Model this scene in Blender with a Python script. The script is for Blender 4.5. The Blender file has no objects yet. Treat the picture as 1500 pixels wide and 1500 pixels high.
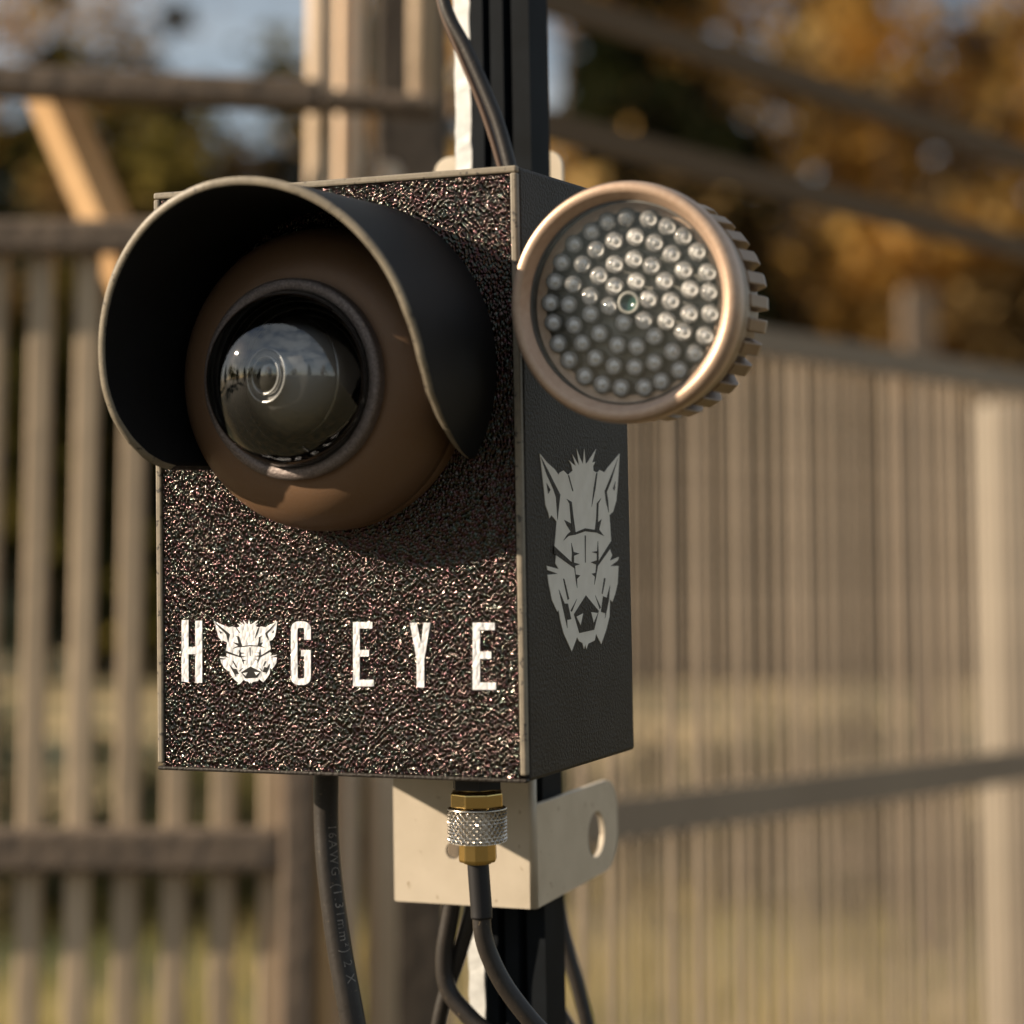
import bpy, bmesh, math, random
from mathutils import Vector, Matrix, noise
from mathutils.geometry import tessellate_polygon
R = math.radians
rnd = random.Random(7)
S = bpy.context.scene
COL = S.collection

# ------------------------------------------------------------------ camera
CAMP = Vector((0, 0, 1.4))
PITCH = R(6.04)
FOC = 3400 / 1500
cd = bpy.data.cameras.new('camera'); cam = bpy.data.objects.new('camera', cd); COL.objects.link(cam)
cam.location = CAMP; cam.rotation_euler = (R(90) + PITCH, 0, 0)
cd.sensor_width = 36; cd.lens = 36 * FOC; cd.shift_y = -250 / 1500
cd.clip_start = .05; cd.clip_end = 600
cd.dof.use_dof = True; cd.dof.focus_distance = .745
cd.dof.aperture_fstop = (36 * FOC / 1000) / .0115
cd.dof.aperture_blades = 0
S.camera = cam
# ------------------------------------------------------------------ light
SUN = Vector((.92994, .09541, -.35511)).normalized()      # the way the light travels
w = bpy.data.worlds.new('World'); S.world = w; w.use_nodes = True
nt = w.node_tree
sky = nt.nodes.new('ShaderNodeTexSky'); sky.sky_type = 'NISHITA'; sky.sun_disc = False
sky.sun_elevation = math.asin(-SUN.z); sky.sun_rotation = math.atan2(-SUN.x, -SUN.y)
sky.air_density = 1.0; sky.dust_density = .5; sky.ozone_density = .8
bg = nt.nodes['Background']; bg.inputs['Strength'].default_value = .052
wt = nt.nodes.new('ShaderNodeTexCoord'); wn = nt.nodes.new('ShaderNodeTexNoise'); wm = nt.nodes.new('ShaderNodeMapping')
wm.inputs['Scale'].default_value = (1, 1, 2.6); wm.inputs['Location'].default_value = (.35, .2, 0)
wn.inputs['Scale'].default_value = 2.2; wn.inputs['Detail'].default_value = 6; wn.inputs['Roughness'].default_value = .6
wr = nt.nodes.new('ShaderNodeValToRGB'); wr.color_ramp.elements[0].position = .38; wr.color_ramp.elements[1].position = .58
wr.color_ramp.elements[1].color = (.85, .85, .85, 1)
wx = nt.nodes.new('ShaderNodeMix'); wx.data_type = 'RGBA'; wx.inputs[7].default_value = (7.4, 7.9, 8.2, 1)     # thin white cloud
for a_, b_ in ((wt.outputs['Generated'], wm.inputs[0]), (wm.outputs[0], wn.inputs[0]), (wn.outputs['Fac'], wr.inputs[0]), (wr.outputs[0], wx.inputs[0]),
               (sky.outputs[0], wx.inputs[6]), (wx.outputs[2], bg.inputs[0])): nt.links.new(a_, b_)
sl = bpy.data.lights.new('sun', 'SUN'); so = bpy.data.objects.new('sun', sl); COL.objects.link(so)
sl.energy = 5.0; sl.angle = R(.5); sl.color = (1, .84, .64)
so.rotation_euler = SUN.to_track_quat('-Z', 'Y').to_euler(); so.location = (-5, -1, 4)
S.view_settings.view_transform = 'Standard'; S.view_settings.look = 'None'
S.view_settings.gamma = 1; S.view_settings.exposure = .72
S.view_settings.use_curve_mapping = False

# ------------------------------------------------------------------ frames
U = .13
cp, sp = math.cos(PITCH), math.sin(PITCH)
def ray(px, py):
    a, b = (px - 750) / 3400, (py - 500) / 3400
    return Vector((a, cp + b * sp, sp - b * cp))
def at(px, py, Y):                       # the point seen there, at distance Y in front of the camera
    d = ray(px, py); return CAMP + d * (Y / d.y)
EX = Vector((.91765235, -.39738391, -.00043532)).normalized()
EY = Vector((.39700839, .91673645, .0444816)).normalized()
EZ = EX.cross(EY).normalized(); EY = EZ.cross(EX).normalized()
H = 1.44614 * U; D = .71147 * U; W = U
TL = CAMP + Vector((-.11759728, .75566162, .12894674))
BO = TL - EZ * H                          # bottom, front, left corner of the enclosure
FM = Matrix.Identity(4)
for i, v in enumerate((EX, EY, EZ)):
    for j in range(3): FM[j][i] = v[j]
for j in range(3): FM[j][3] = BO[j]
FI = FM.inverted()
def loc(px, py, axis, val):               # the same, on a plane of the enclosure's own frame
    o = FI @ CAMP; d = FI.to_3x3() @ ray(px, py)
    return o + d * ((val - o[axis]) / d[axis])
def LY(px, py, y): return loc(px, py, 1, y)
def LX(px, py, x): return loc(px, py, 0, x)

# ------------------------------------------------------------------ materials
MATS = {}
def mat(name, col, rough=.5, metal=0, spec=.5, bump=None, var=None, sheen=0, trans=0, ior=1.45, coat=0, alpha=1):
    """bump=(scale, strength, distance) ; var=(scale, colour2, contrast)"""
    if name in MATS: return MATS[name]
    m = bpy.data.materials.new(name); m.use_nodes = True; MATS[name] = m
    N = m.node_tree.nodes; L = m.node_tree.links; p = N['Principled BSDF']
    p.inputs['Base Color'].default_value = (*col, 1); p.inputs['Roughness'].default_value = rough
    p.inputs['Metallic'].default_value = metal; p.inputs['Specular IOR Level'].default_value = spec
    p.inputs['Transmission Weight'].default_value = trans; p.inputs['IOR'].default_value = ior
    p.inputs['Coat Weight'].default_value = coat
    tc = N.new('ShaderNodeTexCoord')
    if var:
        n = N.new('ShaderNodeTexNoise'); n.inputs['Scale'].default_value = var[0]; n.inputs['Detail'].default_value = 4
        L.new(tc.outputs['Object'], n.inputs['Vector'])
        r = N.new('ShaderNodeValToRGB'); c = var[2]
        r.color_ramp.elements[0].position = .5 - c; r.color_ramp.elements[1].position = .5 + c
        r.color_ramp.elements[0].color = (*col, 1); r.color_ramp.elements[1].color = (*var[1], 1)
        L.new(n.outputs['Fac'], r.inputs[0]); L.new(r.outputs[0], p.inputs['Base Color'])
    if bump:
        n = N.new('ShaderNodeTexNoise'); n.inputs['Scale'].default_value = bump[0]; n.inputs['Detail'].default_value = 2
        L.new(tc.outputs['Object'], n.inputs['Vector'])
        b = N.new('ShaderNodeBump'); b.inputs['Strength'].default_value = bump[1]; b.inputs['Distance'].default_value = bump[2]
        L.new(n.outputs['Fac'], b.inputs['Height']); L.new(b.outputs[0], p.inputs['Normal'])
    return m

def pebble(name, col, rough, dist, tint=True, spec=.8, metal=0, sc=1):
    """pebbled, glittering powder-coat / ABS grain"""
    m = bpy.data.materials.new(name); m.use_nodes = True; MATS[name] = m
    N = m.node_tree.nodes; L = m.node_tree.links; p = N['Principled BSDF']
    p.inputs['Base Color'].default_value = (*col, 1); p.inputs['Roughness'].default_value = rough
    p.inputs['Specular IOR Level'].default_value = spec; p.inputs['Metallic'].default_value = metal
    tc = N.new('ShaderNodeTexCoord')
    mp = N.new('ShaderNodeMapping'); mp.inputs['Scale'].default_value = (sc, sc, .66 * sc)
    L.new(tc.outputs['Object'], mp.inputs[0])
    # every pebble is a little dome: height falls with the square of the distance from its middle
    n = N.new('ShaderNodeTexNoise'); n.inputs['Scale'].default_value = 700; n.inputs['Detail'].default_value = 0
    L.new(mp.outputs[0], n.inputs['Vector'])
    v = N.new('ShaderNodeTexVoronoi'); v.inputs['Scale'].default_value = 800; v.inputs['Randomness'].default_value = 1
    L.new(mp.outputs[0], v.inputs['Vector'])
    sq = N.new('ShaderNodeMath'); sq.operation = 'POWER'; L.new(v.outputs['Distance'], sq.inputs[0]); sq.inputs[1].default_value = 2
    a = N.new('ShaderNodeMath'); a.operation = 'MULTIPLY_ADD'
    L.new(sq.outputs[0], a.inputs[0]); a.inputs[1].default_value = -1; L.new(n.outputs['Fac'], a.inputs[2])
    b = N.new('ShaderNodeBump'); b.inputs['Strength'].default_value = 1; b.inputs['Distance'].default_value = dist
    L.new(a.outputs[0], b.inputs['Height']); L.new(b.outputs[0], p.inputs['Normal'])
    if tint:
        n2 = N.new('ShaderNodeTexNoise'); n2.inputs['Scale'].default_value = 900
        L.new(tc.outputs['Object'], n2.inputs['Vector'])
        r = N.new('ShaderNodeValToRGB'); e = r.color_ramp.elements
        e[0].position = .35; e[0].color = (1, .55, .60, 1); e[1].position = .65; e[1].color = (.72, 1, .85, 1)
        x = e.new(.5); x.color = (1, .86, .74, 1)
        x = N.new('ShaderNodeMix'); x.data_type = 'RGBA'; x.blend_type = 'MULTIPLY'; x.inputs[0].default_value = 1; x.inputs[7].default_value = (*col, 1)
        L.new(n2.outputs['Fac'], r.inputs[0]); L.new(r.outputs[0], x.inputs[6]); L.new(x.outputs[2], p.inputs['Base Color'])
        p.inputs['Specular Tint'].default_value = (.12, .12, .12, 1)      # dark grazing colour: holds down sky reflection so the hood shadow stays dark
    return m

M_FACE = pebble('pebbled_black_face', (.088, .080, .080), .15, .0008, metal=1, sc=1.6)
M_PRINT = pebble('white_print', (.80, .80, .82), .5, .00028, False, .4)
M_SIDE = mat('black_satin_shell', (.021, .015, .010), .55, spec=.28, bump=(1000, .8, .0006), var=(60, (.036, .031, .026), .3))
M_SPRINT = mat('grey_white_print', (.88, .82, .72), .6, var=(200, (.80, .74, .64), .2))
M_EDGE = mat('sunlit_taupe_edge', (.27, .23, .17), .5, var=(350, (.19, .16, .12), .25), bump=(1200, .3, .0002))  # black trim: grazing sun on it is put into this pale taupe
M_LINE = mat('panel_gap_black', (.008, .008, .008), .8)
M_VISOR = mat('visor_black', (.010, .010, .010), .6, spec=.3, bump=(1500, .4, .0002), var=(40, (.017, .018, .02), .3))
M_TURRET = mat('bronze_brown_paint', (.18, .10, .052), .42, .2, bump=(2600, .35, .00025), var=(900, (.18, .105, .06), .15))
M_RING = mat('speckled_taupe_ring', (.15, .12, .11), .38, .55, bump=(2600, .9, .0003), var=(1700, (.28, .235, .22), .12))
M_BRONZE = mat('anodised_copper', (.50, .34, .24), .42, .45, bump=(2400, .25, .0002), var=(500, (.56, .40, .29), .2))
M_FIN = mat('anodised_copper_body', (.22, .14, .085), .42, .55, var=(120, (.27, .18, .11), .25))
M_DARK = mat('dark_cavity', (.004, .004, .005), .35)
M_MODULE = mat('grey_lens_module', (.26, .255, .25), .35, .2)
M_MODRING = mat('bright_module_ring', (.42, .42, .42), .25, .6)
M_PCB = mat('grey_reflector_plate', (.30, .29, .26), .5, .1, var=(200, (.36, .35, .32), .2))
M_LEDCUP = mat('silver_led_cup', (1.0, .98, .96), .45, 0)
M_SENS = mat('green_sensor_eye', (.03, .08, .07), .15, 0, .8)
M_ALU = mat('galvanised_steel', (.70, .61, .49), .42, .2, var=(70, (.58, .50, .39), .28), bump=(300, .15, .0003))
M_WHITEM = mat('white_galvanised_strip', (.8, .8, .78), .45, .2, var=(260, (.6, .6, .58), .25))
M_POST = mat('black_painted_steel', (.006, .007, .008), .6, spec=.08, var=(50, (.013, .016, .02), .3))
M_GOLD = mat('gold_plating', (.83, .58, .22), .16, 1)
M_NICKEL = mat('nickel_knurl', (.72, .66, .58), .25, 1)
M_RUB = mat('black_rubber_sheath', (.022, .018, .015), .42, bump=(700, .25, .0003), var=(300, (.032, .026, .022), .3))
M_SHRINK = mat('heat_shrink_black', (.012, .011, .012), .5)
M_CPRINT = mat('grey_cable_print', (.34, .31, .28), .6, var=(500, (.10, .09, .08), .2))
M_BRN = mat('weathered_brown_timber', (.45, .335, .22), .8, var=(6, (.56, .43, .29), .3), bump=(60, .3, .002))
M_FENCE = mat('grey_brown_fence_timber', (.27, .21, .15), .8, var=(6, (.36, .285, .21), .3), bump=(60, .5, .004))
M_RRAIL = mat('tan_rail_timber', (.30, .225, .155), .8, var=(5, (.38, .29, .2), .3))
M_BARE = mat('bare_brown_rail', (.15, .095, .05), .85)
M_VDARK = mat('old_dark_board', (.06, .048, .038), .85, var=(5, (.085, .068, .052), .3), bump=(60, .5, .004))
M_DBRN = mat('dark_brown_timber', (.14, .102, .072), .8, var=(5, (.19, .14, .10), .3), bump=(60, .5, .004))
M_TAN = mat('pale_tan_timber', (.66, .50, .35), .75, var=(9, (.74, .58, .42), .3), bump=(60, .4, .003))
M_ORG = mat('honey_timber', (.50, .30, .13), .75, var=(7, (.56, .35, .17), .3), bump=(60, .4, .003))
M_BARK = mat('bark', (.10, .075, .055), .9, var=(3, (.16, .12, .085), .3), bump=(8, .8, .05))

def specks(m, scale, lo, col):
    N = m.node_tree.nodes; L = m.node_tree.links; p = N['Principled BSDF']; src = p.inputs['Base Color'].links[0].from_socket
    tc = N.new('ShaderNodeTexCoord'); n = N.new('ShaderNodeTexNoise'); n.inputs['Scale'].default_value = scale; n.inputs['Detail'].default_value = 5
    r = N.new('ShaderNodeValToRGB'); r.color_ramp.elements[0].position = lo; r.color_ramp.elements[1].position = lo + .07
    x = N.new('ShaderNodeMix'); x.data_type = 'RGBA'; x.inputs[7].default_value = (*col, 1)
    L.new(tc.outputs['Object'], n.inputs['Vector']); L.new(n.outputs['Fac'], r.inputs[0]); L.new(r.outputs[0], x.inputs[0])
    L.new(src, x.inputs[6]); L.new(x.outputs[2], p.inputs['Base Color'])
specks(M_ALU, 260, .66, (.36, .27, .17))
specks(M_RUB, 900, .66, (.12, .09, .06))
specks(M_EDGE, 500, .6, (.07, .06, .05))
specks(M_VISOR, 1400, .72, (.10, .09, .08))
specks(M_TURRET, 1800, .71, (.26, .2, .15))
def per_piece(m, lo, hi):
    N = m.node_tree.nodes; L = m.node_tree.links; p = N['Principled BSDF']; src = p.inputs['Base Color'].links[0].from_socket
    oi = N.new('ShaderNodeObjectInfo'); mr = N.new('ShaderNodeMapRange'); mr.inputs['To Min'].default_value = lo; mr.inputs['To Max'].default_value = hi
    vm = N.new('ShaderNodeVectorMath'); vm.operation = 'SCALE'
    L.new(oi.outputs['Random'], mr.inputs['Value']); L.new(src, vm.inputs[0]); L.new(mr.outputs[0], vm.inputs['Scale']); L.new(vm.outputs[0], p.inputs['Base Color'])
per_piece(M_FENCE, .78, 1.06); per_piece(M_BRN, .78, 1.1)
def leafmat(name, cols, scale=.55):
    m = bpy.data.materials.new(name); m.use_nodes = True
    N = m.node_tree.nodes; L = m.node_tree.links; p = N['Principled BSDF']
    tc = N.new('ShaderNodeTexCoord'); n = N.new('ShaderNodeTexNoise')
    n.inputs['Scale'].default_value = scale; n.inputs['Detail'].default_value = 6; n.inputs['Roughness'].default_value = .65
    L.new(tc.outputs['Object'], n.inputs['Vector'])
    r = N.new('ShaderNodeValToRGB'); e = r.color_ramp.elements
    k = len(cols)
    e[0].position = .34; e[0].color = (*cols[0], 1); e[1].position = .66; e[1].color = (*cols[-1], 1)
    for i in range(1, k - 1):
        x = e.new(.34 + .32 * i / (k - 1)); x.color = (*cols[i], 1)
    L.new(n.outputs['Fac'], r.inputs[0]); L.new(r.outputs[0], p.inputs['Base Color'])
    p.inputs['Roughness'].default_value = .6
    t = N.new('ShaderNodeBsdfTranslucent'); L.new(r.outputs[0], t.inputs[0])
    mx = N.new('ShaderNodeMixShader'); mx.inputs[0].default_value = .6
    L.new(p.outputs[0], mx.inputs[1]); L.new(t.outputs[0], mx.inputs[2])
    L.new(mx.outputs[0], N['Material Output'].inputs['Surface'])
    return m
L_ORANGE = leafmat('autumn_orange_leaves', [(.16, .08, .02), (.60, .33, .06), (.80, .60, .26)], 1.1)
L_RUST = leafmat('rusty_brown_leaves', [(.06, .04, .02), (.24, .15, .05), (.56, .38, .15)], 1.1)
L_GREEN = leafmat('dark_evergreen_needles', [(.010, .016, .007), (.022, .030, .010), (.05, .05, .016)])
L_OLIVE = leafmat('olive_leaves', [(.05, .05, .015), (.14, .12, .03), (.32, .24, .06)])
L_WEED = leafmat('dark_weed_leaves', [(.022, .028, .010), (.06, .06, .02), (.13, .10, .04)], 3)
L_BRUSH = leafmat('dry_brush_twigs', [(.10, .075, .05), (.17, .13, .09), (.24, .19, .13)])

def glassmat(name, tint, fmin, rough=.0):
    """thin clear cover: mostly transparent, with its reflection on top"""
    m = bpy.data.materials.new(name); m.use_nodes = True
    N = m.node_tree.nodes; L = m.node_tree.links; N.remove(N['Principled BSDF'])
    t = N.new('ShaderNodeBsdfTransparent'); t.inputs[0].default_value = (*tint, 1)
    g = N.new('ShaderNodeBsdfGlossy'); g.inputs['Roughness'].default_value = rough
    f = N.new('ShaderNodeFresnel'); f.inputs['IOR'].default_value = fmin
    mx = N.new('ShaderNodeMixShader')
    L.new(f.outputs[0], mx.inputs[0]); L.new(t.outputs[0], mx.inputs[1]); L.new(g.outputs[0], mx.inputs[2])
    L.new(mx.outputs[0], N['Material Output'].inputs['Surface'])
    return m
M_DOME = glassmat('clear_dome_cover', (.96, .97, .97), 2.2, .03)
M_PANE = glassmat('flat_glass_cover', (.98, .98, .97), 1.6, .05)

def ledmat():
    m = glassmat('clear_led_epoxy', (.95, .95, .95), 1.9, .06)
    N = m.node_tree.nodes; L = m.node_tree.links
    t = next(n for n in N if n.type == 'BSDF_TRANSPARENT'); mx = next(n for n in N if n.type == 'MIX_SHADER')
    d = N.new('ShaderNodeBsdfDiffuse'); d.inputs[0].default_value = (.9, .88, .86, 1)
    m2 = N.new('ShaderNodeMixShader'); m2.inputs[0].default_value = .14
    L.new(t.outputs[0], m2.inputs[1]); L.new(d.outputs[0], m2.inputs[2]); L.new(m2.outputs[0], mx.inputs[1])
    return m
M_LED = ledmat()
# ------------------------------------------------------------------ mesh helpers
class MB:
    def __init__(s): s.v = []; s.f = []; s.sm = []
    def add(s, vs, fs, smooth=False):
        o = len(s.v); s.v += [Vector(x) for x in vs]; s.f += [tuple(i + o for i in f) for f in fs]
        s.sm += [smooth] * len(fs); return s
    def box(s, a, b):
        x0, y0, z0 = a; x1, y1, z1 = b
        return s.add([(x0, y0, z0), (x1, y0, z0), (x1, y1, z0), (x0, y1, z0), (x0, y0, z1), (x1, y0, z1), (x1, y1, z1), (x0, y1, z1)],
                     [(0, 3, 2, 1), (4, 5, 6, 7), (0, 1, 5, 4), (1, 2, 6, 5), (2, 3, 7, 6), (3, 0, 4, 7)])
    def revolve(s, prof, o, ax, xr, n=64, smooth=True, closed=False):
        """prof: [(radius, distance along ax)]"""
        o = Vector(o); ax = Vector(ax).normalized(); xr = Vector(xr); xr = (xr - ax * xr.dot(ax)).normalized(); yr = ax.cross(xr)
        vs = []; fs = []; k = len(prof)
        for i in range(n):
            t = 2 * math.pi * i / n; d = xr * math.cos(t) + yr * math.sin(t)
            for r, h in prof: vs.append(o + d * r + ax * h)
        for i in range(n):
            j = (i + 1) % n
            for q in range(k - 1 + (1 if closed else 0)):
                q2 = (q + 1) % k
                fs.append((i * k + q, j * k + q, j * k + q2, i * k + q2))
        return s.add(vs, fs, smooth)
    def tube(s, pts, rad, n=12, cap=True):
        pts = [Vector(p) for p in pts]; k = len(pts)
        rad = rad if isinstance(rad, (list, tuple)) else [rad] * k
        T = [(pts[min(i + 1, k - 1)] - pts[max(i - 1, 0)]).normalized() for i in range(k)]
        a = T[0].orthogonal().normalized(); vs = []; fs = []
        for i in range(k):
            a = (a - T[i] * a.dot(T[i])).normalized(); b = T[i].cross(a)
            for q in range(n):
                t = 2 * math.pi * q / n; vs.append(pts[i] + (a * math.cos(t) + b * math.sin(t)) * rad[i])
        for i in range(k - 1):
            for q in range(n):
                fs.append((i * n + q, i * n + (q + 1) % n, (i + 1) * n + (q + 1) % n, (i + 1) * n + q))
        s.add(vs, fs, True)
        if cap: s.add([], []); o = len(s.v) - k * n; s.f += [tuple(o + q for q in reversed(range(n))), tuple(o + (k - 1) * n + q for q in range(n))]; s.sm += [False, False]
        return s
    def slab(s, loops, fn, t):
        """flat outline with holes, thickness t; fn(x, y, d) -> point"""
        flat = [p for lp in loops for p in lp]; n = len(flat)
        tris = tessellate_polygon([[Vector((x, y, 0)) for x, y in lp] for lp in loops])
        vs = [fn(x, y, 0) for x, y in flat] + [fn(x, y, t) for x, y in flat]
        fs = [tuple(a) for a in tris] + [(c + n, b + n, a + n) for a, b, c in tris]
        o = 0
        for lp in loops:
            m = len(lp)
            for i in range(m): j = (i + 1) % m; fs.append((o + i, o + i + n, o + j + n, o + j))
            o += m
        return s.add(vs, fs)
    def build(s, name, m, parent=None, off=None, bevel=0, mw=None, fixn=True):
        me = bpy.data.meshes.new(name)
        vs = [v - off for v in s.v] if off is not None else s.v
        me.from_pydata([tuple(v) for v in vs], [], s.f)
        me.polygons.foreach_set('use_smooth', s.sm)
        if fixn:
            b = bmesh.new(); b.from_mesh(me); bmesh.ops.recalc_face_normals(b, faces=b.faces); b.to_mesh(me); b.free()
        me.materials.append(m); me.update()
        o = bpy.data.objects.new(name, me); COL.objects.link(o)
        if parent: o.parent = parent
        if mw is not None: o.matrix_world = mw
        if bevel:
            bm_ = o.modifiers.new('bevel', 'BEVEL'); bm_.width = bevel; bm_.segments = 2; bm_.limit_method = 'ANGLE'
        return o
OFF = {}
def tag(o, label=None, cat=None, group=None, kind=None):
    if label: o['label'] = label
    if cat: o['category'] = cat
    if group: o['group'] = group
    if kind: o['kind'] = kind
    return o
def local_thing(name, label, cat, p, group=None):      # stands in the enclosure's tilted frame, its origin at local point p
    o = bpy.data.objects.new(name, None); COL.objects.link(o); o.empty_display_size = .02
    o.matrix_world = FM @ Matrix.Translation(p); OFF[o.name] = Vector(p)
    return tag(o, label, cat, group)
def world_thing(name, label, cat, p, group=None):
    o = bpy.data.objects.new(name, None); COL.objects.link(o); o.empty_display_size = .1
    o.location = p; OFF[o.name] = Vector(p)
    return tag(o, label, cat, group)
def part(mb, name, m, t, sub=None, bevel=0, label=None, fixn=True):
    o = mb.build(name, m, sub or t, OFF[t.name], bevel, fixn=fixn)
    if label: o['label'] = label
    return o
def crv(pts, n=10):
    """Catmull-Rom through pts"""
    P = [Vector(p) for p in pts]; P = [P[0] * 2 - P[1]] + P + [P[-1] * 2 - P[-2]]; out = []
    for i in range(1, len(P) - 2):
        a, b, c, d = P[i - 1:i + 3]
        for q in range(n):
            t = q / n
            out.append(.5 * ((2 * b) + (c - a) * t + (2 * a - 5 * b + 4 * c - d) * t * t + (3 * b - a - 3 * c + d) * t ** 3))
    out.append(P[-2]); return out

# ================================================================== THE CAMERA BOX
cb = local_thing('surveillance_camera', 'black pebbled box camera with hooded dome lens and white lettering', 'camera', Vector((0, 0, 0)))
fl = .0022                                             # frame strip width
m = MB().box((.0, .0012, 0), (W, D, H))
part(m, 'enclosure', M_SIDE, cb, bevel=.0012)
m = MB().box((fl + .0003, -.0006, .0012), (W - fl - .0003, .003, H - fl - .0003))
panel = part(m, 'front_panel', M_FACE, cb)
e = .0013
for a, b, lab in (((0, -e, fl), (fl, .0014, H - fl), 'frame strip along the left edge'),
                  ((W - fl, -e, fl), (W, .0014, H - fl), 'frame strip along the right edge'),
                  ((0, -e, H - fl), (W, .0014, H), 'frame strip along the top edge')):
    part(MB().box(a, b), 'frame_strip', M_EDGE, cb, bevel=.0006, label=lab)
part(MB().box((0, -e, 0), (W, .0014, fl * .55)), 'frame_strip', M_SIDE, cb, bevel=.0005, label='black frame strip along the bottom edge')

# --- lettering on the face
def face_pts(pts): return [(LY(x, y, 0).x, LY(x, y, 0).z) for x, y in pts]
FN = lambda x, z, d: Vector((x, -.0006 - d, z))
def Epoly(x0, x1, y0, y1, s):
    h = y1 - y0; sk = .5; mid = y0 + h * .485
    return [(x0, y0), (x1 - 2, y0), (x1 - 2, y0 + s), (x0 + s, y0 + s), (x0 + s, mid - s / 2), (x1 - 7, mid - s / 2), (x1 - 7, mid + s / 2),
            (x0 + s, mid + s / 2), (x0 + s, y1 - s), (x1, y1 - s), (x1, y1), (x0, y1)]
def Gpoly(x0, x1, y0, y1, s):
    r = 11; o = []
    def arc(cx, cy, rx, ry, a0, a1):
        return [(cx + rx * math.cos(R(a0 + (a1 - a0) * i / 5)), cy + ry * math.sin(R(a0 + (a1 - a0) * i / 5))) for i in range(6)]
    o += [(x1, y0 + 27)] + arc(x1 - r, y0 + r, r, r, 0, -90) + arc(x0 + r, y0 + r, r, r, -90, -180)
    o += arc(x0 + r, y1 - r, r, r, 180, 90) + arc(x1 - r, y1 - r, r, r, 90, 0)
    o += [(x1, y0 + 42), (x1 - 14, y0 + 42), (x1 - 14, y0 + 51), (x1 - s, y0 + 51)]
    q = r - s + 1
    o += arc(x1 - s - q, y1 - s - q, q, q, 0, 90) + arc(x0 + s + q, y1 - s - q, q, q, 90, 180)
    o += arc(x0 + s + q, y0 + s + q, q, q, 180, 270) + arc(x1 - s - q, y0 + s + q, q, q, -90, 0) + [(x1 - s, y0 + 27)]
    return o
letters = [
    [(268, 908), (278, 908), (278, 947), (288, 948), (288, 909), (298, 909), (298, 1000), (288, 1000), (288, 958), (278, 958), (278, 999), (268, 998)],
    Gpoly(428, 457, 910, 1003, 9.5),
    Epoly(519, 549, 911, 1005, 9.5),
    [(602, 912), (612, 912), (618.5, 944), (622, 912), (632, 912), (623, 966), (623, 1007), (612, 1006), (612, 966)],
    Epoly(694, 728, 912, 1010, 10.5)]
for lp in letters:
    part(MB().slab([face_pts(lp)], FN, .00025), 'letter', M_PRINT, cb, sub=panel)

# --- boar emblem, traced in a 487 x 1237 box
OUT = [(125,185),(170,240),(215,280),(240,315),(248,300),(270,288),(297,315),(325,290),(318,255),(302,225),(330,250),(345,262),(322,188),(350,235),(365,258),(349,155),(372,215),(388,250),(396,155),(405,248),(415,240),(468,158),(445,240),(463,235),(450,262),(452,290),(475,303),(490,285),(520,300),(540,270),(612,185),(605,300),(600,380),(592,470),(572,540),(550,560),(555,640),(560,715),(552,765),(566,805),(552,840),(608,815),(600,838),(555,872),(605,870),(600,975),(585,1040),(568,1090),(553,1075),(550,1180),(530,1260),(500,1348),(468,1285),(460,1325),(420,1345),(410,1378),(402,1350),(395,1378),(385,1340),(365,1330),(352,1305),(320,1392),(270,1280),(250,1200),(240,1140),(232,1150),(200,1080),(180,980),(172,925),(235,918),(172,895),(168,870),(240,890),(220,855),(225,805),(240,800),(215,750),(222,680),(228,600),(195,560),(185,580),(175,540),(160,500),(150,400),(138,290)]
BLK = [[(130,205),(175,290),(220,380),(248,435),(232,590),(228,530),(222,450),(205,400),(165,310)],
 [(600,215),(560,350),(532,420),(540,470),(545,545),(528,480),(520,415),(555,330)],
 [(165,365),(188,405),(175,430)], [(585,355),(570,400),(580,410)], [(296,316),(302,318),(328,415),(322,412)], [(475,303),(463,400),(440,510),(452,400),(468,305)],
 [(288,462),(318,480),(330,580),(342,665),(400,641),(460,650),(468,580),(472,488),(498,457),(482,490),(478,605),(500,586),(485,648),(515,688),(470,667),(400,659),(340,680),(300,687),(268,716),(290,680),(312,660),(290,625),(273,590),(315,612),(305,490)],
 [(398,685),(404,685),(403,850),(400,850)],
 [(316,730),(324,760),(330,785),(365,795),(332,808),(332,850),(368,860),(338,870),(342,922),(370,928),(350,950),(352,1005),(344,960),(335,885),(210,795),(210,748),(318,848),(320,790)],
 [(478,720),(474,780),(440,785),(472,795),(472,836),(435,848),(468,862),(464,912),(440,918),(460,935),(457,985),(466,940),(478,870),(566,748),(566,708),(482,842),(482,790)],
 [(266,948),(273,950),(302,1070),(294,1078)], [(525,945),(518,985),(506,1042),(502,1038),(516,945)],
 [(240,1015),(275,1100),(295,1100),(315,1195),(290,1200),(292,1250),(265,1130)],
 [(552,990),(545,1080),(522,1190),(525,1160),(497,1150),(510,1055),(532,1065)],
 [(350,1072),(319,1150),(311,1144)], [(462,1050),(496,1124),(489,1132)],
 [(405,1050),(483,1145),(455,1260),(365,1280),(332,1165)]]
WHT = [[(345,1180),(385,1160),(370,1232)], [(435,1152),(475,1158),(450,1215)]]
def emblem(fn, mw_, mb_, sub):
    a = part(MB().slab([OUT], fn, .0002), 'boar_emblem', mw_, cb, sub=sub)
    k = MB(); f2 = lambda x, y, d: fn(x, y, d + .00021)
    for q in BLK: k.slab([q], f2, .0001)
    f3 = lambda x, y, d: fn(x, y, d + .00033)
    g = MB()
    for q in WHT: g.slab([q], f3, .0001)
    if sub is panel: nm = sub
    else: nm = a
    part(k, 'emblem_linework', mb_, cb, sub=nm); part(g, 'emblem_tusk', mw_, cb, sub=nm)
fa, fb = LY(315, 907, 0), LY(409, 1003, 0)
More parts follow.
